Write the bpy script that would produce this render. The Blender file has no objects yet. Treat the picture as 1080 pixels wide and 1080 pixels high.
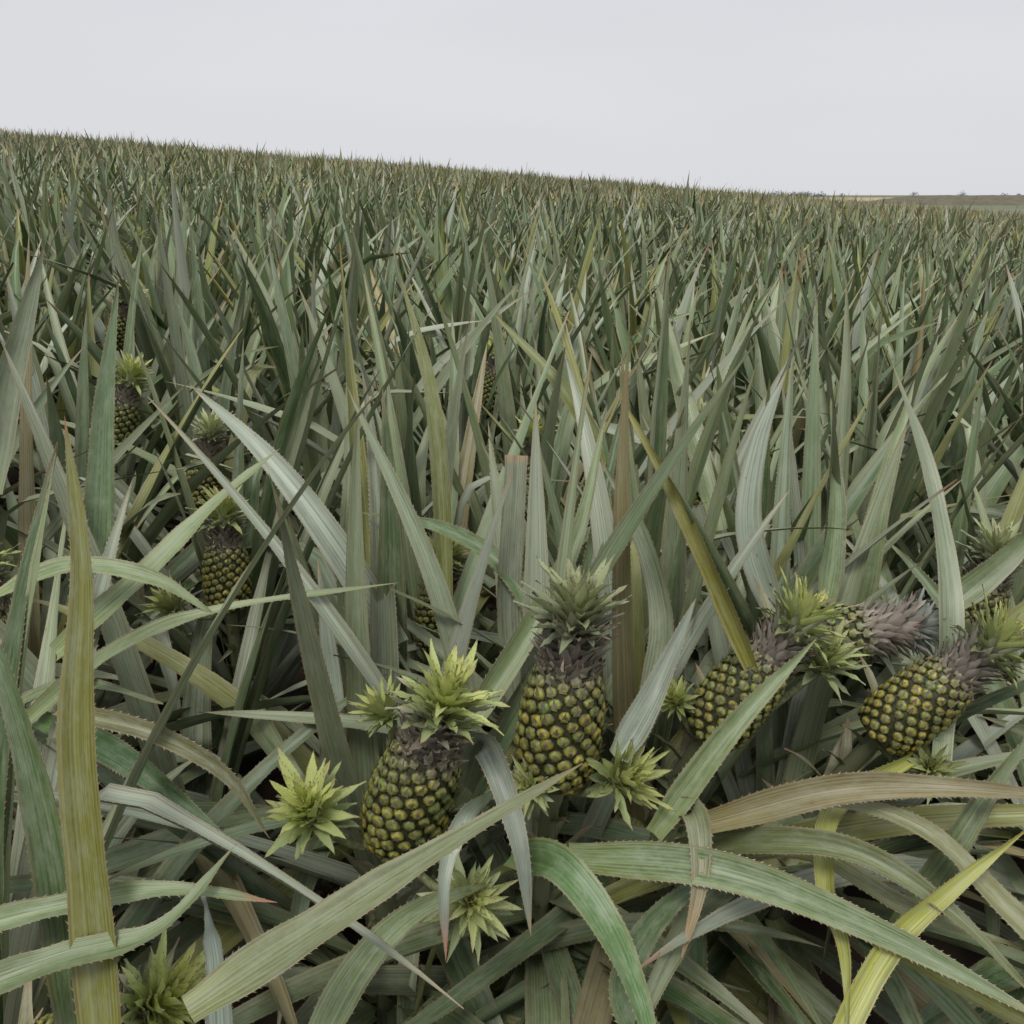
import bpy, math, random
import numpy as np
from mathutils import Vector, Matrix
rng=np.random.default_rng(7); random.seed(7)
R=math.radians
scene=bpy.context.scene
def lerp(a,b,t): return a+(b-a)*t
def ss(a,b,x):
    t=np.clip((x-a)/(b-a),0,1); return t*t*(3-2*t)
def H(x,y):
    r=np.hypot(x,y); L=.0258*y-.0770*x
    w=ss(50,125,r)
    return L*(1-w)-2.6*w
# ---------- mesh builder
class MB:
    def __init__(s): s.V=[];s.F=[];s.U=[];s.C=[];s.n=0;s.M=None
    def add(s,V,F,U,C):
        V=np.asarray(V,float)
        if s.M is not None: V=V@s.M[0].T+s.M[1]
        s.V.append(V);s.U.append(U);s.C.append(C)
        n=s.n
        s.F.extend([tuple(int(i)+n for i in f) for f in F]); s.n+=len(V)
    def mesh(s,name,mat,smooth=True):
        V=np.concatenate(s.V);U=np.concatenate(s.U);C=np.clip(np.concatenate(s.C),0,1)
        me=bpy.data.meshes.new(name); me.from_pydata(V.tolist(),[],s.F)
        li=np.empty(len(me.loops),dtype=np.int32); me.loops.foreach_get("vertex_index",li)
        uv=me.uv_layers.new(name="UVMap"); uv.data.foreach_set("uv",U[li].astype(np.float32).ravel())
        ca=me.color_attributes.new("tint",'FLOAT_COLOR','POINT')
        ca.data.foreach_set("color",np.c_[C,np.ones(len(C))].astype(np.float32).ravel())
        if smooth: me.polygons.foreach_set("use_smooth",np.ones(len(me.polygons),dtype=bool))
        me.materials.append(mat); me.update(); return me
_fc={}
def grid_faces(n,m):
    k=(n,m)
    if k not in _fc:
        _fc[k]=[(i*m+j,i*m+j+1,(i+1)*m+j+1,(i+1)*m+j) for i in range(n-1) for j in range(m-1)]
    return _fc[k]
def unit(a): return a/np.maximum(np.linalg.norm(a,axis=-1,keepdims=True),1e-9)
def ribbon(mb,P,S,N,W,col,tip=None,base=None,fold=.55,teeth=0,m=5,edge=None,tiplen=.1,blunt=False):
    n=len(P); t=np.linspace(0,1,n)
    w=W*(.7+.3*ss(0,.2,t))*((1-t**2.1)**.95 if not blunt else np.where(t>.985,.8,1-.25*t))
    w=np.maximum(w,.0004)
    u=np.linspace(-1,1,m)
    fa=fold*(1-.35*t)
    seed=rng.random()*50
    lat=(np.abs(u)**1.5)[None,:]*np.sin(fa)[:,None]
    V=P[:,None,:]+S[:,None,:]*(u[None,:]*np.cos(fa)[:,None]*(w/2)[:,None])[:,:,None]+N[:,None,:]*(lat*(w/2)[:,None])[:,:,None]
    wob=np.sin(t*17+seed)*.0016+np.sin(t*41+seed*2)*.0006
    V=V+N[:,None,:]*(wob[:,None]*u[None,:])[:,:,None]
    col=np.array(col,float); tip=col*np.array([1.3,.9,.7]) if tip is None else np.array(tip,float)
    base=col*1.15+np.array([.03,.03,.0]) if base is None else np.array(base,float)
    kt=ss(1-tiplen,1,t)[:,None]; kb=(1-ss(0,.22,t))[:,None]
    c=col*(1-kt)+tip*kt; c=c*(1-kb)+base*kb
    C=np.repeat(c[:,None,:],m,axis=1)
    ec=np.array([.30,.22,.13]) if edge is None else np.array(edge)
    ke=(np.abs(u)>.95)[None,:,None]*.3
    C=C*(1-ke)+ec*ke
    U=np.stack(np.broadcast_arrays((u*.5+.5)[None,:]*1.0,(t*1.0)[:,None]),-1).reshape(-1,2).copy()
    U[:,1]+=seed
    mb.add(V.reshape(-1,3),grid_faces(n,m),U,C.reshape(-1,3))
    if teeth:
        L=np.linalg.norm(np.diff(P,axis=0),axis=1).sum()
        k=int(L*.93/teeth)
        tt=np.linspace(.06,.95,k)+rng.normal(0,.0015,k)
        for side in (0,m-1):
            E=V[:,side]; sg=-1 if side==0 else 1
            def ip(A,q): return np.stack([np.interp(q,t,A[:,i]) for i in range(3)],-1)
            a=ip(E,tt); b=ip(E,tt+.0024/L); d=unit(b-a)
            o=unit(ip(S,tt))*sg
            sz=(.0015*np.minimum(1,ip(np.c_[w,w,w],tt)[:,:1]/.02)+.0004)*(.6+.8*rng.random((k,1)))
            T=b+o*sz+d*sz*.9
            VV=np.stack([a-o*.0005,b-o*.0005,T],1).reshape(-1,3)
            cc=np.repeat(np.array([[.26,.19,.11]]),len(VV),0)
            mb.add(VV,[(3*i,3*i+1,3*i+2) for i in range(k)],np.full((len(VV),2),.5),cc)
def arc(base,az,el,L,bend,side=0,n=14,kink=None,tw=0,pw=1.5):
    t=np.linspace(0,1,n)
    e=el-bend*t**pw
    if kink: e=e-kink[1]*ss(kink[0],kink[0]+.08,t)
    a=az+side*t**1.3
    D=np.stack([np.cos(a)*np.cos(e),np.sin(a)*np.cos(e),np.sin(e)],-1)
    P=np.zeros((n,3)); P[1:]=np.cumsum((D[1:]+D[:-1])/2*(L/(n-1)),axis=0); P+=np.array(base)
    S=np.stack([-np.sin(a),np.cos(a),0*a],-1); N=np.cross(D,S)
    w=(tw*t)[:,None]
    return P,S*np.cos(w)+N*np.sin(w),N*np.cos(w)-S*np.sin(w)
def spline(pts,n=26,hint=(0,-.55,.83),tw=(0,0)):
    pts=np.array(pts,float)
    q=np.vstack([2*pts[0]-pts[1],pts,2*pts[-1]-pts[-2]])
    k=len(pts)-1; s=np.linspace(0,k,n); out=[]
    for x in s:
        i=min(int(x),k-1); f=x-i; p0,p1,p2,p3=q[i:i+4]
        out.append(.5*((2*p1)+(-p0+p2)*f+(2*p0-5*p1+4*p2-p3)*f*f+(-p0+3*p1-3*p2+p3)*f**3))
    P=np.array(out); D=unit(np.gradient(P,axis=0))
    h=np.array(hint,float)
    S=unit(np.cross(h,D)); N=np.cross(D,S)
    w=np.linspace(tw[0],tw[1],n)[:,None]
    return P,S*np.cos(w)+N*np.sin(w),N*np.cos(w)-S*np.sin(w)
# ---------- materials
def leafmat(name,rough=.38,transl=0,stripe=.32,dust=.18,simple=False,spec=.6,bump=.45):
    m=bpy.data.materials.new(name); m.use_nodes=True; nt=m.node_tree; nd=nt.nodes; lk=nt.links; nd.clear()
    out=nd.new('ShaderNodeOutputMaterial'); pb=nd.new('ShaderNodeBsdfPrincipled')
    at=nd.new('ShaderNodeAttribute'); at.attribute_name='tint'
    uv=nd.new('ShaderNodeUVMap'); mp=nd.new('ShaderNodeMapping'); mp.inputs['Scale'].default_value=(20,1.3,1)
    lk.new(uv.outputs[0],mp.inputs[0])
    n1=nd.new('ShaderNodeTexNoise'); n1.noise_dimensions='2D'; n1.inputs['Scale'].default_value=1; n1.inputs['Detail'].default_value=0 if simple else 2
    lk.new(mp.outputs[0],n1.inputs['Vector'])
    r1=nd.new('ShaderNodeMapRange'); r1.inputs[1].default_value=.3; r1.inputs[2].default_value=.7; r1.inputs[3].default_value=1-stripe; r1.inputs[4].default_value=1+stripe
    lk.new(n1.outputs[0],r1.inputs[0])
    vm=nd.new('ShaderNodeVectorMath'); vm.operation='SCALE'; lk.new(at.outputs['Color'],vm.inputs[0]); lk.new(r1.outputs[0],vm.inputs['Scale'])
    last=vm.outputs[0]
    if not simple:
        mp2=nd.new('ShaderNodeMapping'); mp2.inputs['Scale'].default_value=(3.5,14,1); lk.new(uv.outputs[0],mp2.inputs[0])
        n2=nd.new('ShaderNodeTexNoise'); n2.noise_dimensions='2D'; n2.inputs['Scale'].default_value=1; n2.inputs['Detail'].default_value=3; n2.inputs['Roughness'].default_value=.75
        lk.new(mp2.outputs[0],n2.inputs['Vector'])
        r2=nd.new('ShaderNodeMapRange'); r2.inputs[1].default_value=.42; r2.inputs[2].default_value=.75; r2.inputs[3].default_value=0; r2.inputs[4].default_value=dust*2
        lk.new(n2.outputs[0],r2.inputs[0])
        mx=nd.new('ShaderNodeMix'); mx.data_type='RGBA'; lk.new(r2.outputs[0],mx.inputs[0]); lk.new(last,mx.inputs[6]); mx.inputs[7].default_value=(.38,.42,.31,1)
        r3=nd.new('ShaderNodeMapRange'); r3.inputs[1].default_value=.31; r3.inputs[2].default_value=.25; r3.inputs[4].default_value=.6; lk.new(n2.outputs[0],r3.inputs[0])
        mx2=nd.new('ShaderNodeMix'); mx2.data_type='RGBA'; lk.new(r3.outputs[0],mx2.inputs[0]); lk.new(mx.outputs[2],mx2.inputs[6]); mx2.inputs[7].default_value=(.18,.12,.06,1)
        last=mx2.outputs[2]
        rr=nd.new('ShaderNodeMapRange'); rr.inputs[3].default_value=rough-.08; rr.inputs[4].default_value=rough+.2; lk.new(n2.outputs[0],rr.inputs[0]); lk.new(rr.outputs[0],pb.inputs['Roughness'])
        bp=nd.new('ShaderNodeBump'); bp.inputs['Strength'].default_value=bump; bp.inputs['Distance'].default_value=.0008; lk.new(n1.outputs[0],bp.inputs['Height']); lk.new(bp.outputs[0],pb.inputs['Normal'])
    else: pb.inputs['Roughness'].default_value=rough+.05
    oi=nd.new('ShaderNodeObjectInfo'); hs=nd.new('ShaderNodeVectorMath'); hs.operation='SCALE'
    r4=nd.new('ShaderNodeMapRange'); r4.inputs[3].default_value=.84; r4.inputs[4].default_value=1.2; lk.new(oi.outputs['Random'],r4.inputs[0]); lk.new(r4.outputs[0],hs.inputs['Scale'])
    lk.new(last,hs.inputs[0])
    lk.new(hs.outputs[0],pb.inputs['Base Color']); pb.inputs['Specular IOR Level'].default_value=spec
    if transl:
        tr=nd.new('ShaderNodeBsdfTranslucent'); lk.new(hs.outputs[0],tr.inputs[0])
        ms=nd.new('ShaderNodeMixShader'); ms.inputs[0].default_value=transl; lk.new(pb.outputs[0],ms.inputs[1]); lk.new(tr.outputs[0],ms.inputs[2]); lk.new(ms.outputs[0],out.inputs[0])
    else: lk.new(pb.outputs[0],out.inputs[0])
    return m
M_leaf=leafmat('pineapple_leaf'); M_far=leafmat('pineapple_leaf_field',simple=True,stripe=.26,spec=.55); M_crown=leafmat('crown_leaf',rough=.48,transl=.18,stripe=.12,dust=.05,spec=.4)
def tintmat(name,rough):
    m=bpy.data.materials.new(name); m.use_nodes=True; nt=m.node_tree; nd=nt.nodes; lk=nt.links; pb=nd['Principled BSDF']
    at=nd.new('ShaderNodeAttribute'); at.attribute_name='tint'; tc=nd.new('ShaderNodeTexCoord')
    n=nd.new('ShaderNodeTexNoise'); n.inputs['Scale'].default_value=160; n.inputs['Detail'].default_value=3; lk.new(tc.outputs['Object'],n.inputs['Vector'])
    r=nd.new('ShaderNodeMapRange'); r.inputs[1].default_value=.3; r.inputs[2].default_value=.7; r.inputs[3].default_value=.5; r.inputs[4].default_value=1.4; lk.new(n.outputs[0],r.inputs[0])
    vm=nd.new('ShaderNodeVectorMath'); vm.operation='SCALE'; lk.new(at.outputs['Color'],vm.inputs[0]); lk.new(r.outputs[0],vm.inputs['Scale']); lk.new(vm.outputs[0],pb.inputs['Base Color'])
    pb.inputs['Roughness'].default_value=rough
    b=nd.new('ShaderNodeBump'); b.inputs['Strength'].default_value=.5; b.inputs['Distance'].default_value=.001; lk.new(n.outputs[0],b.inputs['Height']); lk.new(b.outputs[0],pb.inputs['Normal'])
    return m
M_fruit=tintmat('pineapple_rind',.45); M_stalk=tintmat('stalk',.7)
# ---------- leaf tints
PAL=[(.190,.238,.118),(.132,.188,.085),(.240,.285,.170),(.280,.32,.235),(.245,.260,.075),(.155,.215,.110),(.080,.135,.050),(.30,.26,.13)]
PW=[.22,.15,.2,.13,.08,.12,.08,.02]
PWF=[.21,.16,.13,.07,.16,.12,.10,.05]
def ptint(front=False):
    c=np.array(PAL[rng.choice(len(PAL),p=PWF if front else PW)])
    return c*rng.uniform(.72,1.25)
def ptip():
    r=rng.random()
    if r<.3: return (.36,.26,.14),.08
    if r<.42: return (.34,.13,.06),.05
    return None,.1
def plant_leaf(mb,k,base,az,n,m,teeth,keep=None,front=None,Ls=1.,cb=1.,thin=0,ws=1.):
    el=R(lerp(30,85,k**.75))+rng.normal(0,.22)
    L=(lerp(.62,.95,min(1,k*2.2)) if k<.75 else lerp(.95,.65,(k-.75)*4))*rng.uniform(.8,1.12)*Ls
    bend=lerp(.9,.12,k**.6)*rng.uniform(.3,1.7)
    kink=None
    if rng.random()<.15: kink=(rng.uniform(.35,.75),rng.uniform(.5,1.6))
    fr=False
    if front is not None:
        dd=math.cos(az-front)
        if dd>.15:
            fr=True
            el=lerp(el,R(rng.uniform(0,36)),min(1,dd*1.5)); bend=rng.uniform(.3,1.3); L*=.95
            base=(base[0],base[1],base[2]*.8+.04)
    skip=fr and rng.random()<thin
    b=(base[0]+.025*math.cos(az),base[1]+.025*math.sin(az),base[2]+.16*k)
    P,S,N=arc(b,az,el,L,bend,side=rng.normal(0,.28),n=n,kink=kink,tw=rng.normal(0,.6))
    if keep is not None:
        for A,B,r in keep:
            d=B-A; q=np.clip(((P-A)@d)/(d@d),0,1)
            if (np.linalg.norm(P-(A+q[:,None]*d),axis=1)<r).any(): return
    if skip: return
    tip,tl=ptip()
    ribbon(mb,P,S,N,rng.uniform(.042,.066)*ws,ptint(fr)*cb,tip=tip,tiplen=tl,teeth=teeth,m=m,fold=rng.uniform(.35,.85))
def plant(mb,base,nl,n=14,m=5,teeth=0,keep=None,front=None,Ls=1.,cb=1.,dead=3,thin=0,ws=1.):
    a0=rng.random()*6.28
    for i in range(nl):
        plant_leaf(mb,(i+.5)/nl,base,a0+i*2.39996+rng.normal(0,.2),n,m,teeth,keep=keep,front=front,Ls=Ls,cb=cb,thin=thin,ws=ws)
    for i in range(dead):
        P,S,N=arc((base[0],base[1],base[2]+.04),rng.random()*6.28,R(rng.uniform(0,30)),rng.uniform(.3,.5),rng.uniform(.8,1.4),n=9)
        ribbon(mb,P,S,N,.03,np.array([.17,.12,.07])*rng.uniform(.6,1.2),m=3)
# ---------- crown, fruit
def lathe(mb,prof,col,m=14):
    V=[(r*math.cos(2*math.pi*j/m),r*math.sin(2*math.pi*j/m),z) for r,z in prof for j in range(m)]
    F=[(i*m+j,i*m+(j+1)%m,(i+1)*m+(j+1)%m,(i+1)*m+j) for i in range(len(prof)-1) for j in range(m)]
    mb.add(V,F,np.zeros((len(V),2)),np.repeat([col],len(V),0))
def crown_mesh(name,seed,neck=True,grey=0.):
    global rng
    rng=np.random.default_rng(seed); mb=MB()
    if neck:
        lathe(mb,[(.036,-.025),(.034,-.01),(.027,.01),(.018,.035),(.012,.06),(.004,.07)],(.15,.13,.10))
        nn=100
        for i in range(nn):
            k=i/nn; az=i*2.39996; z=lerp(-.022,.050,k); r=lerp(.038,.015,k**.8)
            P,S,N=arc((r*math.cos(az),r*math.sin(az),z),az,R(lerp(60,44,k)+rng.normal(0,9)),lerp(.024,.056,k)*rng.uniform(.8,1.25),lerp(.1,.5,k)*rng.uniform(-.6,1.2),n=6)
            g=lerp(np.array([.36,.31,.26]),np.array([.52,.47,.41]),rng.random())*rng.uniform(.75,1.1)
            kk=ss(.5,1,k)
            ribbon(mb,P,S,N,.0165,lerp(g,np.array([.42,.46,.28]),kk*(1-grey)),tip=(.30,.17,.11) if rng.random()<.5 else g*1.3,base=g*.6,tiplen=.35,m=3,fold=.6,edge=g*1.2)
    z0=.044 if neck else 0
    nl=70 if neck else 54
    for i in range(nl):
        k=i/nl; az=i*2.39996+rng.normal(0,.2)
        el=R(lerp(5,84,k**.8))+rng.normal(0,.17); L=(lerp(.052,.086,min(1,k*2)) if k<.5 else lerp(.086,.045,(k-.5)*2))*rng.uniform(.7,1.2)
        c=lerp(np.array([.33,.43,.21]),np.array([.66,.70,.23]),k**.65)*rng.uniform(.8,1.1); b=np.array([.70,.70,.32]); tp=np.array([.44,.36,.18]) if rng.random()<.4 else c
        gc=np.array([.40,.44,.39])*rng.uniform(.8,1.2); c=lerp(c,gc,grey); b=lerp(b,gc,grey)*(1-.2*grey); tp=lerp(tp,gc*1.2,grey)
        P,S,N=arc((.012*math.cos(az)*(1-k),.012*math.sin(az)*(1-k),z0+.03*k),az,el,L*(1-.2*(grey>.9)),rng.uniform(-.3,.8)*(1-k*.6),n=8,side=rng.normal(0,.2))
        ribbon(mb,P,S,N,.023*rng.uniform(.75,1.15),c,tip=tp,base=b,tiplen=.25,m=3,fold=.75,teeth=.006,edge=c*1.1)
    return mb.mesh(name,M_crown)
def fruit_mesh(name,seed,yellow=.5):
    global rng
    rng=np.random.default_rng(seed); mb=MB()
    L=.155; Rm=.054
    def rad(t): return Rm*np.sqrt(np.maximum(.0,1-(np.abs(t-.42)/.66)**2.8))*(1-.12*t)
    ts=np.linspace(-.10,1.05,20)
    lathe(mb,[(max(.004,float(rad(t)))-.002,t*L-.068) for t in ts],(.045,.045,.02),m=28)
    Nf=176
    for i in range(Nf):
        t=lerp(-.08,1.02,(i+.5)/Nf); az=i*2.39996+rng.normal(0,.03)
        r=float(rad(t)); dr=(float(rad(t+.01))-float(rad(t-.01)))/(.02*L)
        d=np.array([math.cos(az),math.sin(az),0]); up=unit(d*dr+np.array([0,0,1])); sd=np.array([-math.sin(az),math.cos(az),0]); nn=unit(np.cross(sd,up))
        c=d*r+np.array([0,0,t*L-.068])
        sz=.0093*(.72+.28*r/Rm)*rng.uniform(.86,1.06)
        gk=max(0,t)
        eye=lerp(np.array([.47,.40,.07]),np.array([.24,.31,.08]),np.clip(rng.normal(1-yellow,.25)+gk*.35,0,1))*rng.uniform(.7,1.15)
        eye=lerp(eye,np.array([.30,.27,.18]),ss(.75,1.05,gk))
        grey=np.array([.36,.32,.24])
        VV=[];CC=[]
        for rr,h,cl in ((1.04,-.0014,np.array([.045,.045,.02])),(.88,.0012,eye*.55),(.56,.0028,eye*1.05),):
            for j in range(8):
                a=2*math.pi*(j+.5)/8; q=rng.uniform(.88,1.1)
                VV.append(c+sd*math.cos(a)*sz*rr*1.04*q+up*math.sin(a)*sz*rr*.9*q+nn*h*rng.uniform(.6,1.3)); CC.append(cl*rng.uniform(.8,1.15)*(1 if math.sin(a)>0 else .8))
        VV.append(c+nn*.0016); CC.append(grey*.65)
        F=[(q*8+j,q*8+(j+1)%8,(q+1)*8+(j+1)%8,(q+1)*8+j) for q in range(2) for j in range(8)]+[(16+j,16+(j+1)%8,24) for j in range(8)]
        mb.add(VV,F,np.zeros((25,2)),np.array(CC))
        bl=lerp(.008,.021,gk**2)*rng.uniform(.7,1.25)
        b0=c-up*sz*.8; wv=.0048
        VV=[b0-sd*wv+nn*.0012,b0+sd*wv+nn*.0012,b0+up*bl*.55+nn*.0046-sd*.0022,b0+up*bl*.55+nn*.0046+sd*.0022,b0+up*(bl+.003)+nn*(.0062+.007*gk)+sd*rng.normal(0,.0015)]
        g=grey*rng.uniform(.6,1.25)
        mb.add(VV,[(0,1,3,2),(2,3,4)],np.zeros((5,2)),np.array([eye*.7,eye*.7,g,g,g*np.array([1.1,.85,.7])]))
    return mb.mesh(name,M_fruit)
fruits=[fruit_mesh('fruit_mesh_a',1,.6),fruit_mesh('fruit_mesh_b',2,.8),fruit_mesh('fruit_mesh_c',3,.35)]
crowns=[crown_mesh('crown_mesh_a',11),crown_mesh('crown_mesh_b',12),crown_mesh('crown_mesh_grey',13,grey=1.),crown_mesh('crown_mesh_muted',14,grey=.4)]
slips=[crown_mesh('slip_mesh_a',21,neck=False),crown_mesh('slip_mesh_b',22,neck=False,grey=.2)]
rng=np.random.default_rng(99)
def link(name,data,parent=None,loc=(0,0,0)):
    o=bpy.data.objects.new(name,data); scene.collection.objects.link(o); o.location=loc
    if parent: o.parent=parent
    return o
def frame(axis): return Vector(axis).normalized().to_track_quat('Z','Y')
# ---------- fruiting plants: fruit centre (m), fruit axis, scale, fruit, crown
HF=[((-.125,.925,.595),(.30,-.10,.93),.97,0,0),
    ((.064,.994,.655),(.10,.02,.99),1.0,1,3),
    ((.335,1.142,.605),(.55,.05,.82),.92,0,1),
    ((.600,1.140,.590),(.66,-.05,.74),.90,1,1),
    ((.490,1.270,.630),(.95,-.12,.22),.98,2,2),
    ((-.578,1.649,.575),(.05,.0,1),.85,1,1),
    ((-.80,2.21,.600),(.2,0,.95),.85,0,3),
    ((-1.11,2.44,.69),(.35,0,.9),.95,2,1),
    ((.447,2.107,.640),(.12,0,.99),.9,2,3),
    ((-.90,1.35,.58),(.10,0,.99),.95,0,0),
    ((-.15,1.62,.50),(.15,-.1,.97),.85,0,1),
    ((.05,2.285,.565),(.05,0,.97),.9,2,0),
    ((-.05,3.05,.66),(-.05,0,.97),.9,2,0),
    ((-.48,.70,.42),(.75,-.05,.6),.95,0,0),
    ((.93,1.60,.50),(.1,0,.97),.95,0,3)]
cam=np.array([0,0,1.3])
keep=[]
for i,(c,ax,s,f,cr) in enumerate(HF):
    c=np.array(c); ax=unit(np.array(ax)); hero=i<5
    if hero:
        for p in (c,c+ax*.14*s): d=unit(cam-p); keep.append((p,p+d*.75,.078))
    else:
        if i not in (6,9,14): d=unit(cam-c); keep.append((c,c+d*.2,.03))
        p=c+ax*.14*s; d=unit(cam-p); keep.append((p,p+d*.5,.048))
SL=[(0,(-.247,.913,.560),(-.1,-.35,.9),1.0),(0,(-.06,.875,.475),(.3,-.6,.5),.85),(1,(.125,.955,.590),(.6,-.5,.55),.85),(1,(.03,.96,.575),(-.4,-.6,.6),.6),
    (0,(-.150,.96,.68),(-.6,-.1,.8),.6),(2,(.46,1.18,.62),(.2,-.2,.9),.9),(2,(.25,1.15,.58),(-.4,-.3,.8),.55),(3,(.62,1.12,.49),(-.1,-.6,.5),.7),(5,(-.66,1.6,.52),(-.5,-.3,.6),.8)]
for i,c,ax,s in SL:
    c=np.array(c); d=unit(cam-c); keep.append((c,c+d*.5,.055))
hero_bases=[]
def tube(mb,pts,r,col,m=8):
    pts=np.array(pts); D=unit(np.gradient(pts,axis=0)); S=unit(np.cross(D,[0,1,0.01])); N=np.cross(D,S); V=[]
    for p,s_,n_ in zip(pts,S,N):
        for j in range(m): a=2*math.pi*j/m; V.append(p+s_*math.cos(a)*r+n_*math.sin(a)*r)
    F=[(i*m+j,i*m+(j+1)%m,(i+1)*m+(j+1)%m,(i+1)*m+j) for i in range(len(pts)-1) for j in range(m)]
    mb.add(V,F,np.zeros((len(V),2)),np.repeat([col],len(V),0))
roots=[]
for idx,(c,ax,s,f,cr) in enumerate(HF):
    c=np.array(c); axu=unit(np.array(ax))
    bx=c[0]-axu[0]*.22; by=c[1]+(.10 if c[1]<1.5 else .05); bz=float(H(bx,by))
    hero_bases.append((bx,by))
    root=link('pineapple_plant',None,loc=(bx,by,bz)); roots.append(root)
    off=np.array([bx,by,bz])
    mb=MB(); mb.M=(np.eye(3),-off)
    plant(mb,(bx,by,bz+.05),34,n=18,teeth=.009,keep=keep,front=R(-90),thin=.4 if idx in (0,9,13) else .15,ws=1.08)
    link('leaves',mb.mesh('leaves_mesh',M_leaf),root)
    mb=MB(); mb.M=(np.eye(3),-off)
    e=c-axu*.07*s; P,_,_=spline([(bx,by,bz+.03),(lerp(bx,e[0],.25),lerp(by,e[1],.4),lerp(bz,e[2],.6)),e],n=10)
    tube(mb,P,.013,(.16,.17,.09))
    for j in range(18):
        q=P[3+j%7]; az=j*2.4; PP,SS,NN=arc(q,az,R(60),rng.uniform(.06,.13),.6,n=7); ribbon(mb,PP,SS,NN,.022,(.22,.22,.11),tip=(.3,.16,.08),tiplen=.3,m=3)
    link('stalk',mb.mesh('stalk_mesh',M_leaf),root)
    o=link('fruit',fruits[f],root,loc=Vector(c-off)); o.rotation_mode='QUATERNION'; o.rotation_quaternion=frame(axu); o.scale=(s*1.04,)*2+(s*1.03,)
    o=link('crown',crowns[cr],root,loc=Vector(c+axu*.084*s-off)); o.rotation_mode='QUATERNION'; o.rotation_quaternion=frame(axu); o.scale=(s,)*3
    for k,(i,sc,sa,sz) in enumerate(SL):
        if i==idx:
            sc=np.array(sc)
            o=link('slip',slips[k%2],root,loc=Vector(sc-off)); o.rotation_mode='QUATERNION'; o.rotation_quaternion=frame(sa); o.scale=(sz,)*3
            mb=MB(); mb.M=(np.eye(3),-off); st=c-axu*.09*s
            P,_,_=spline([st,(st+sc)/2-np.array([0,0,.02]),sc],n=6); tube(mb,P,.006,(.2,.22,.1)); link('slip_stalk',mb.mesh('slip_stalk_mesh',M_stalk),root)
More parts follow.
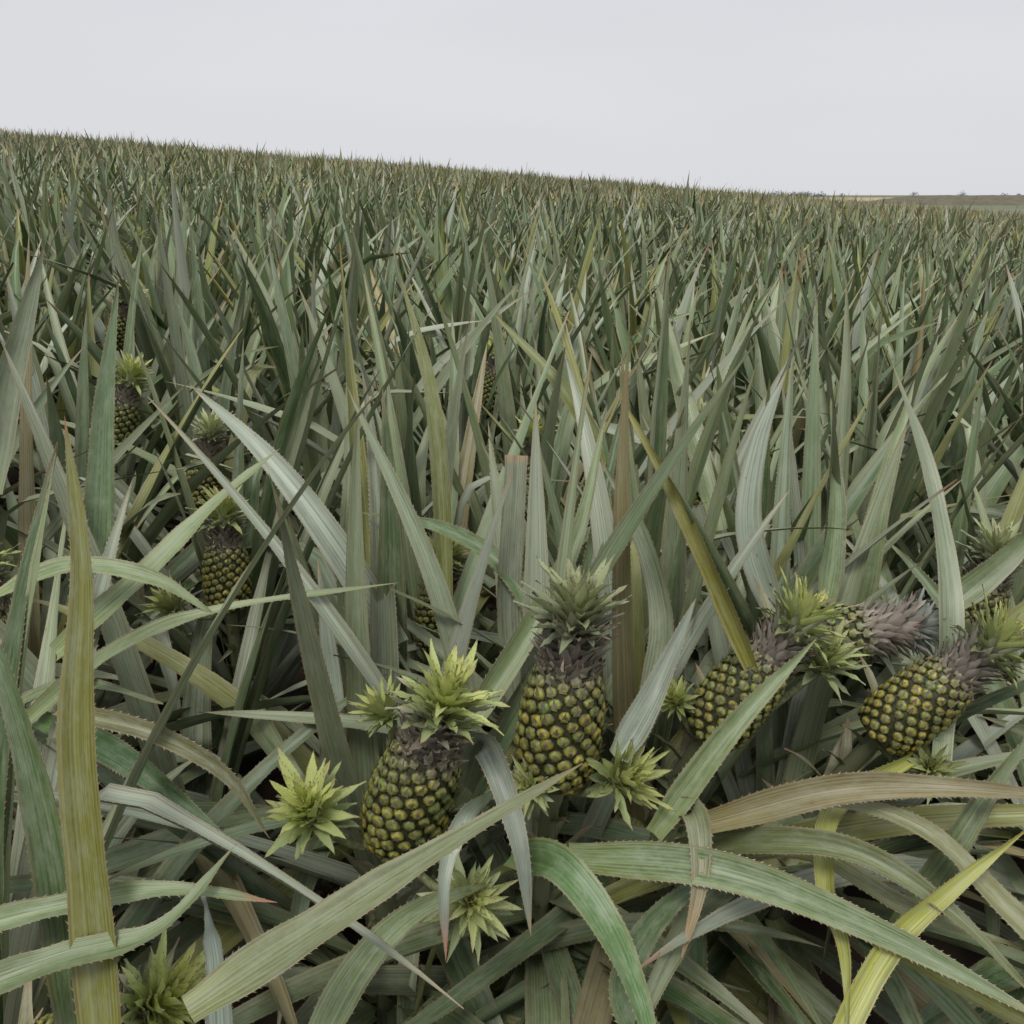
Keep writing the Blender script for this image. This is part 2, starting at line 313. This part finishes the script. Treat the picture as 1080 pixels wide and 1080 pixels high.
# ---------- individually grown long leaves, control points in millimetres
GR=(.225,.27,.165); OL=(.20,.205,.045); GN=(.10,.18,.06); SV=(.28,.325,.25); BR=(.27,.23,.11); DK=(.10,.16,.06); YE=(.36,.38,.08); MG=(.185,.24,.105)
TAN=(.42,.28,.15); RED=(.40,.13,.07)
HL=[
 (9,[(-350,549,519),(-376,632,692),(-390,684,837),(-387,736,982),(-404,783,1112)],.047,OL,RED,(0,-.95,.2),{'tiplen':.05}),
 (9,[(-414,623,517),(-441,690,705),(-483,748,837),(-546,809,950)],.043,(.11,.17,.06),None,(.2,-.95,.2),{}),
 (13,[(-269,555,656),(-180,625,672),(-83,696,694),(76,804,726)],.048,(.21,.24,.11),None,(0,-.5,.83),{}),
 (8,[(353,1113,642),(267,1127,827),(209,1166,938),(150,1233,1036)],.032,(.24,.23,.05),None,(-.4,-.8,.3),{}),
 (1,[(14,1164,546),(-3,1222,709),(7,1300,926)],.046,(.23,.26,.17),TAN,(0,-.97,.2),{'blunt':True,'tiplen':.02}),
 (1,[(-56,1121,574),(-125,1200,796),(-247,1307,1034)],.042,GR,None,(.2,-.9,.3),{}),
 (5,[(-186,1292,607),(-289,1322,778),(-403,1396,899),(-545,1485,998)],.058,SV,None,(.3,-.8,.5),{}),
 (5,[(-274,1115,410),(-271,1174,573),(-296,1247,777)],.048,SV,TAN,(0,-.97,.2),{}),
 (0,[(-90,1017,581),(27,1123,728),(97,1215,836),(144,1325,994)],.042,MG,None,(0,-.9,.4),{}),
 (2,[(180,917,539),(276,962,663),(396,1028,759)],.042,MG,None,(-.3,-.8,.5),{}),
 (1,[(-64,1004,545),(-36,956,646),(6,860,586),(22,795,494)],.042,(.21,.25,.19),TAN,(0,-.95,.3),{}),
 (2,[(200,1006,401),(212,996,521),(227,909,575),(222,841,534),(196,793,460)],.048,(.22,.24,.13),TAN,(0,-.95,.3),{'tiplen':.4}),
 (1,[(0,934,496),(56,847,550),(107,783,520),(135,672,507),(136,604,466)],.052,GN,None,(.2,-.8,.55),{}),
 (1,[(72,907,511),(247,845,545),(417,781,515),(570,685,485)],.052,(.13,.18,.075),TAN,(0,-.6,.8),{}),
 (2,[(246,946,531),(400,919,603),(531,903,619),(663,832,656)],.046,BR,None,(0,-.7,.7),{}),
 (2,[(200,1040,400),(311,913,528),(404,852,566),(492,790,540),(569,716,483)],.046,(.17,.20,.08),None,(.2,-.6,.8),{}),
 (3,[(300,1020,420),(381,934,496),(471,830,502),(577,776,500)],.042,(.19,.21,.08),None,(.2,-.6,.8),{}),
 (3,[(584,1102,521),(418,954,554),(381,865,512),(382,791,484),(361,703,444)],.034,YE,BR,(-.2,-.8,.5),{}),
 (13,[(-513,623,668),(-421,648,677),(-320,662,686),(-225,674,661)],.032,(.20,.26,.12),RED,(0,-.4,.9),{'tiplen':.15}),
 (13,[(-481,566,655),(-400,601,664),(-317,626,676),(-264,693,714)],.036,(.18,.24,.10),None,(0,-.4,.9),{}),
 (9,[(-539,909,724),(-426,900,698),(-337,883,651),(-287,858,582)],.030,(.15,.15,.07),None,(0,-.5,.8),{}),
 (9,[(-695,1121,574),(-529,979,624),(-443,937,596),(-341,895,536)],.046,(.08,.16,.05),None,(0,-.5,.8),{}),
 (9,[(-667,1030,618),(-539,1065,715),(-398,1084,769),(-160,1143,785)],.036,(.20,.25,.12),None,(0,-.5,.85),{}),
 (9,[(-642,1109,690),(-521,1145,790),(-431,1229,875),(-347,1305,941)],.048,MG,None,(0,-.5,.85),{}),
 (9,[(-719,1087,775),(-603,1104,823),(-488,1099,811),(-398,1082,762)],.040,MG,None,(0,-.4,.9),{}),
 (9,[(-800,1120,500),(-700,1100,610),(-600,1090,650),(-480,1060,640)],.046,MG,None,(0,-.4,.9),{}),
 (10,[(-290,1404,622),(-278,1470,809),(-287,1551,1035)],.048,GR,None,(0,-.97,.2),{}),
 (3,[(492,900,403),(541,893,531),(588,917,597),(659,949,686)],.045,MG,None,(0,-.7,.7),{}),
 (3,[(325,686,397),(417,772,490),(492,797,560),(588,823,631)],.034,YE,None,(0,-.6,.8),{}),
 (14,[(626,1102,521),(664,1222,709),(682,1386,870),(642,1499,1036)],.048,GR,None,(.1,-.9,.3),{}),
 (14,[(738,1358,643),(834,1385,719),(946,1423,825)],.054,MG,None,(0,-.8,.6),{}),
 (8,[(529,1358,643),(545,1412,795),(539,1477,976)],.050,(.17,.23,.11),None,(0,-.97,.2),{}),
 (7,[(-941,1518,793),(-915,1575,954),(-881,1622,1083),(-843,1671,1220)],.060,GR,None,(.3,-.9,.2),{}),
 (7,[(-698,1380,704),(-693,1423,825),(-687,1477,976),(-666,1545,1165)],.060,(.12,.19,.08),None,(.2,-.95,.2),{}),
 (11,[(-120,1472,600),(-133,1541,857),(-154,1593,1002),(-205,1653,1172)],.040,(.19,.21,.07),None,(.3,-.9,.2),{}),
 (13,[(-273,623,517),(-280,656,612),(-305,697,665)],.036,(.34,.41,.34),None,(0,-.97,.2),{}),
 (0,[(-24,937,596),(-55,843,628),(-75,789,595),(-71,732,526)],.032,SV,RED,(0,-.95,.3),{'tiplen':.2}),
 (1,[(132,950,629),(189,1030,677),(250,1091,787)],.046,SV,None,(-.2,-.8,.5),{}),
 (1,[(195,1121,574),(222,1168,705),(191,1233,829),(130,1300,927)],.046,GR,None,(-.3,-.8,.4),{}),
 (8,[(449,1347,613),(401,1401,764),(417,1450,901),(465,1493,1021)],.054,SV,None,(0,-.95,.3),{}),
 (8,[(625,1443,584),(659,1506,761),(750,1637,977)],.054,MG,None,(0,-.95,.3),{}),
 (2,[(163,696,425),(128,761,459),(185,853,479),(307,934,496)],.045,DK,None,(0,-.7,.7),{}),
 (11,[(83,1140,627),(0,1237,750),(-105,1308,800),(-248,1365,811)],.045,DK,None,(0,-.7,.7),{}),
 (3,[(700,640,440),(620,710,500),(556,790,540),(508,884,566),(431,929,573),(334,996,521)],.042,(.19,.20,.09),None,(0,-.7,.7),{}),
 (0,[(-200,620,509),(-163,730,521),(-107,790,540),(-23,865,512)],.042,MG,None,(0,-.7,.7),{}),
 (11,[(192,1721,766),(115,1772,911),(-40,1882,1068)],.050,(.20,.23,.07),None,(0,-.8,.5),{}),
 (8,[(376,1495,729),(327,1674,932),(289,1857,1146)],.054,MG,None,(0,-.95,.3),{}),
]
for pi,pts,w,c,tip,hint,op in HL:
    P,S,N=spline(np.array(pts)/1000.,n=30,hint=hint,tw=(rng.normal(0,.12),rng.normal(0,.3)))
    root=roots[pi]; mb=MB(); mb.M=(np.eye(3),-np.array(root.location))
    ribbon(mb,P,S,N,w,c,tip=tip,teeth=.0085,m=7,fold=rng.uniform(.4,.7),**op)
    link('long_leaf',mb.mesh('long_leaf_mesh',M_leaf),root)
# ---------- near plants, each individually grown
def far_enough(x,y,d): return all(math.hypot(x-a,y-b)>d for a,b in hero_bases)
near=link('pineapple_crop',None)
y=1.25
while y<3.1:
    x=-2.6+rng.random()*.3
    while x<2.6:
        xx=x+rng.normal(0,.05); yy=y+rng.normal(0,.06)
        if far_enough(xx,yy,.24):
            mb=MB(); mb.M=(np.eye(3),-np.array([xx,yy,float(H(xx,yy))]))
            plant(mb,(xx,yy,float(H(xx,yy))+.04),25,n=14,teeth=.010 if yy<2.0 and abs(xx)<1.3 else 0,keep=keep,front=R(-90) if yy<1.4 else None,Ls=1.03,ws=1.22,cb=1.04)
            link('plant_leaves',mb.mesh('plant_leaves_mesh',M_leaf),near,loc=(xx,yy,float(H(xx,yy))))
        x+=.38
    y+=.37
var=[]
for v in range(16):
    mb=MB(); plant(mb,(0,0,.04),21,n=11,m=5,Ls=1.02,dead=1,ws=1.5,cb=1.12); var.append(mb.mesh('field_plant_mesh',M_far))
def fplant(xx,yy):
    o=link('field_plant',var[rng.integers(16)],near,loc=(xx,yy,float(H(xx,yy)))); o.rotation_euler=(rng.normal(0,.09),rng.normal(0,.09),rng.random()*6.28); s=rng.uniform(.88,1.06); o.scale=(s,s,s)
y=3.1
while y<13:
    hw=.72*y+1.2; x=-hw+rng.random()*.3
    while x<hw:
        xx=x+rng.normal(0,.08); yy=y+rng.normal(0,.08)
        fplant(xx,yy)
        if rng.random()<.07 and y<8:
            zz=float(H(xx,yy))+rng.uniform(.62,.74)
            q=Vector((rng.normal(0,.3),rng.normal(0,.3),1)).normalized()
            for nm,me,dz in (('field_crown',crowns[rng.choice([0,1,3])],.084),('field_fruit',fruits[rng.integers(3)],0)):
                o2=link(nm,me,near,loc=Vector((xx,yy-.10,zz-.08))+q*dz); o2.rotation_mode='QUATERNION'; o2.rotation_quaternion=frame(q)
        x+=.42
    y+=.42
for y in (-.80,-1.2,-1.6,-2.1,-2.7):   # the rows on the other side of the path
    for x in np.arange(-3,3.1,.40): fplant(x+rng.normal(0,.05),y+rng.normal(0,.05))
clump=[]
for v in range(8):
    mb=MB()
    for i in range(5):
        for j in range(5):
            plant(mb,((i-2)*.4+rng.normal(0,.09),(j-2)*.4+rng.normal(0,.09),.06),11,n=6,m=3,Ls=rng.uniform(.88,1.12),cb=rng.uniform(1.15,1.45),dead=0,ws=1.9)  # cb lightens the far leaf tints: aerial haze put into the colour
    clump.append(mb.mesh('field_clump_mesh',M_far))
y=13.8
while y<78:
    hw=.72*y+2; x=-hw
    while x<hw:
        xx=x+rng.normal(0,.1); yy=y+rng.normal(0,.1)
        if math.hypot(xx,yy)<84:
            o=link('field_clump',clump[rng.integers(8)],near,loc=(xx,yy,float(H(xx,yy)))); o.rotation_euler=(.0258,.0770,rng.integers(4)*math.pi/2); s=rng.uniform(.93,1.08); o.scale=(1.02,1.02,s)
        x+=2.0
    y+=2.0
# ---------- ground
def simplemat(name,c1,c2,scale,rough=.9):
    m=bpy.data.materials.new(name); m.use_nodes=True; nt=m.node_tree; nd=nt.nodes; lk=nt.links; pb=nd['Principled BSDF']
    tc=nd.new('ShaderNodeTexCoord'); n=nd.new('ShaderNodeTexNoise'); n.inputs['Scale'].default_value=scale; n.inputs['Detail'].default_value=5; lk.new(tc.outputs['Object'],n.inputs['Vector'])
    cr=nd.new('ShaderNodeValToRGB'); cr.color_ramp.elements[0].position=.3; cr.color_ramp.elements[1].position=.7; cr.color_ramp.elements[0].color=(*c1,1); cr.color_ramp.elements[1].color=(*c2,1)
    lk.new(n.outputs[0],cr.inputs[0]); lk.new(cr.outputs[0],pb.inputs['Base Color']); pb.inputs['Roughness'].default_value=rough
    b=nd.new('ShaderNodeBump'); b.inputs['Strength'].default_value=.6; b.inputs['Distance'].default_value=.02; lk.new(n.outputs[0],b.inputs['Height']); lk.new(b.outputs[0],pb.inputs['Normal'])
    return m
M_soil=simplemat('soil',(.025,.019,.013),(.075,.05,.032),6)
nt=M_soil.node_tree; nd=nt.nodes; lk=nt.links
geo=nd.new('ShaderNodeNewGeometry'); ln=nd.new('ShaderNodeVectorMath'); ln.operation='LENGTH'; lk.new(geo.outputs['Position'],ln.inputs[0])
mr=nd.new('ShaderNodeMapRange'); mr.inputs[1].default_value=85; mr.inputs[2].default_value=140; lk.new(ln.outputs['Value'],mr.inputs[0])
nz=nd.new('ShaderNodeTexNoise'); nz.inputs['Scale'].default_value=.012; nz.inputs['Detail'].default_value=5; lk.new(geo.outputs['Position'],nz.inputs['Vector'])
cr=nd.new('ShaderNodeValToRGB'); cr.color_ramp.elements[0].position=.4; cr.color_ramp.elements[1].position=.62; cr.color_ramp.elements[0].color=(.14,.17,.09,1); cr.color_ramp.elements[1].color=(.20,.21,.13,1); lk.new(nz.outputs[0],cr.inputs[0])
mx=nd.new('ShaderNodeMix'); mx.data_type='RGBA'; lk.new(mr.outputs[0],mx.inputs[0]); pb=nd['Principled BSDF']; old=pb.inputs['Base Color'].links[0].from_socket; lk.new(old,mx.inputs[6]); lk.new(cr.outputs[0],mx.inputs[7]); lk.new(mx.outputs[2],pb.inputs['Base Color'])
rs=[0]+[.4*1.12**i for i in range(86)]; rs=[r for r in rs if r<9000]; A=96; V=[(0,0,0)]; F=[]
for r in rs[1:]:
    for j in range(A):
        a=2*math.pi*j/A; x=r*math.cos(a); y=r*math.sin(a); V.append((x,y,float(H(x,y))))
for i in range(len(rs)-2):
    for j in range(A): F.append((1+i*A+j,1+i*A+(j+1)%A,1+(i+1)*A+(j+1)%A,1+(i+1)*A+j))
for j in range(A): F.append((0,1+j,1+(j+1)%A))
me=bpy.data.meshes.new('ground_mesh'); me.from_pydata(V,[],F); me.materials.append(M_soil); link('ground',me)
def sheet(name,pts,mat,z):
    me=bpy.data.meshes.new(name+'_mesh'); me.from_pydata([(x,y,z) for x,y in pts],[],[tuple(range(len(pts)))]); me.materials.append(mat); link(name,me)
sheet('harvested_field',[(85,300),(160,375),(560,1300),(300,1300)],simplemat('stubble',(.45,.34,.20),(.54,.44,.29),.02),-2.55)
sheet('harvested_field',[(150,700),(330,1000),(500,2200),(350,2200)],simplemat('pale_soil',(.55,.5,.42),(.6,.55,.48),.02),-2.5)
def mound(name,x0,x1,y0,y1,h,mat,nx=120,ny=6,seed=3):
    r=np.random.default_rng(seed); V=[];F=[]
    for i in range(nx+1):
        for j in range(ny+1):
            u=i/nx; v=j/ny; z=-2.7+h*math.sin(math.pi*v)**.5*min(1,u*12)*min(1,(1-u)*12) + (r.random()*.35*(h/3) if 0<j<ny else 0)
            V.append((lerp(x0,x1,u),lerp(y0,y1,v),z))
    for i in range(nx):
        for j in range(ny): F.append((i*(ny+1)+j,(i+1)*(ny+1)+j,(i+1)*(ny+1)+j+1,i*(ny+1)+j+1))
    me=bpy.data.meshes.new(name+'_mesh'); me.from_pydata(V,[],F); me.materials.append(mat); link(name,me)
mound('distant_crop_rise',160,420,360,460,3.5,simplemat('far_crop',(.10,.10,.06),(.19,.16,.10),.3),nx=200)
mbt=MB(); r2=np.random.default_rng(5)
for i in range(46):
    s=r2.uniform(.22,.33) if r2.random()<.8 else r2.uniform(.2,.6); Y=1400; x=s*Y; hgt=r2.uniform(4,9)
    for k in range(60):
        p=np.array([x,Y,-2.6])+np.array([r2.normal(0,hgt*.35),r2.normal(0,hgt*.3),abs(r2.normal(.5,.22))*hgt]); d=r2.normal(0,.9,(3,3))
        mbt.add(p+d,[(0,1,2)],np.zeros((3,2)),np.repeat([[.30,.33,.35]],3,0))  # blue-grey foliage tint with the distance haze painted in
link('distant_tree_line',mbt.mesh('distant_tree_line_mesh',M_stalk,smooth=False))
# ---------- world and sun
w=bpy.data.worlds.new('World'); scene.world=w; w.use_nodes=True; nt=w.node_tree; nd=nt.nodes; lk=nt.links
bg=nd['Background']; bg.inputs[1].default_value=.1
sky=nd.new('ShaderNodeTexSky'); sky.sky_type='NISHITA'; sky.sun_disc=False; sky.sun_elevation=R(58); sky.sun_rotation=R(200); sky.dust_density=6; sky.air_density=1
tc=nd.new('ShaderNodeTexCoord'); sp=nd.new('ShaderNodeSeparateXYZ'); lk.new(tc.outputs['Generated'],sp.inputs[0])
cr=nd.new('ShaderNodeValToRGB'); e=cr.color_ramp.elements; e[0].position=0; e[0].color=(.74,.755,.785,1); e[1].position=.5; e[1].color=(.69,.69,.73,1); lk.new(sp.outputs[2],cr.inputs[0])
mpn=nd.new('ShaderNodeMapping'); mpn.inputs['Scale'].default_value=(1,1,5); lk.new(tc.outputs['Generated'],mpn.inputs[0])
nz=nd.new('ShaderNodeTexNoise'); nz.inputs['Scale'].default_value=1.6; nz.inputs['Detail'].default_value=2; lk.new(mpn.outputs[0],nz.inputs['Vector'])
mr=nd.new('ShaderNodeMapRange'); mr.inputs[3].default_value=9.1; mr.inputs[4].default_value=10.9; lk.new(nz.outputs[0],mr.inputs[0])
vm=nd.new('ShaderNodeVectorMath'); vm.operation='SCALE'; lk.new(cr.outputs[0],vm.inputs[0]); lk.new(mr.outputs[0],vm.inputs['Scale'])
mx=nd.new('ShaderNodeMix'); mx.data_type='RGBA'; mx.inputs[0].default_value=.94; lk.new(sky.outputs[0],mx.inputs[6]); lk.new(vm.outputs[0],mx.inputs[7]); lk.new(mx.outputs[2],bg.inputs[0])
w.cycles.sampling_method='MANUAL'; w.cycles.sample_map_resolution=256
sd=bpy.data.lights.new('sun','SUN'); sd.energy=1.5; sd.angle=R(18); sd.color=(1,.98,.93); so=bpy.data.objects.new('sun',sd); scene.collection.objects.link(so)
so.rotation_euler=(R(30),0,R(-20))
# ---------- camera
cd=bpy.data.cameras.new('camera'); cd.sensor_width=36; cd.lens=935/1080*36; cd.clip_end=20000; cd.clip_start=.02
co=bpy.data.objects.new('camera',cd); scene.collection.objects.link(co); co.location=(0,0,1.3); co.rotation_euler=(R(90-19.7),0,0); scene.camera=co
scene.view_settings.view_transform='Standard'; scene.view_settings.look='None'
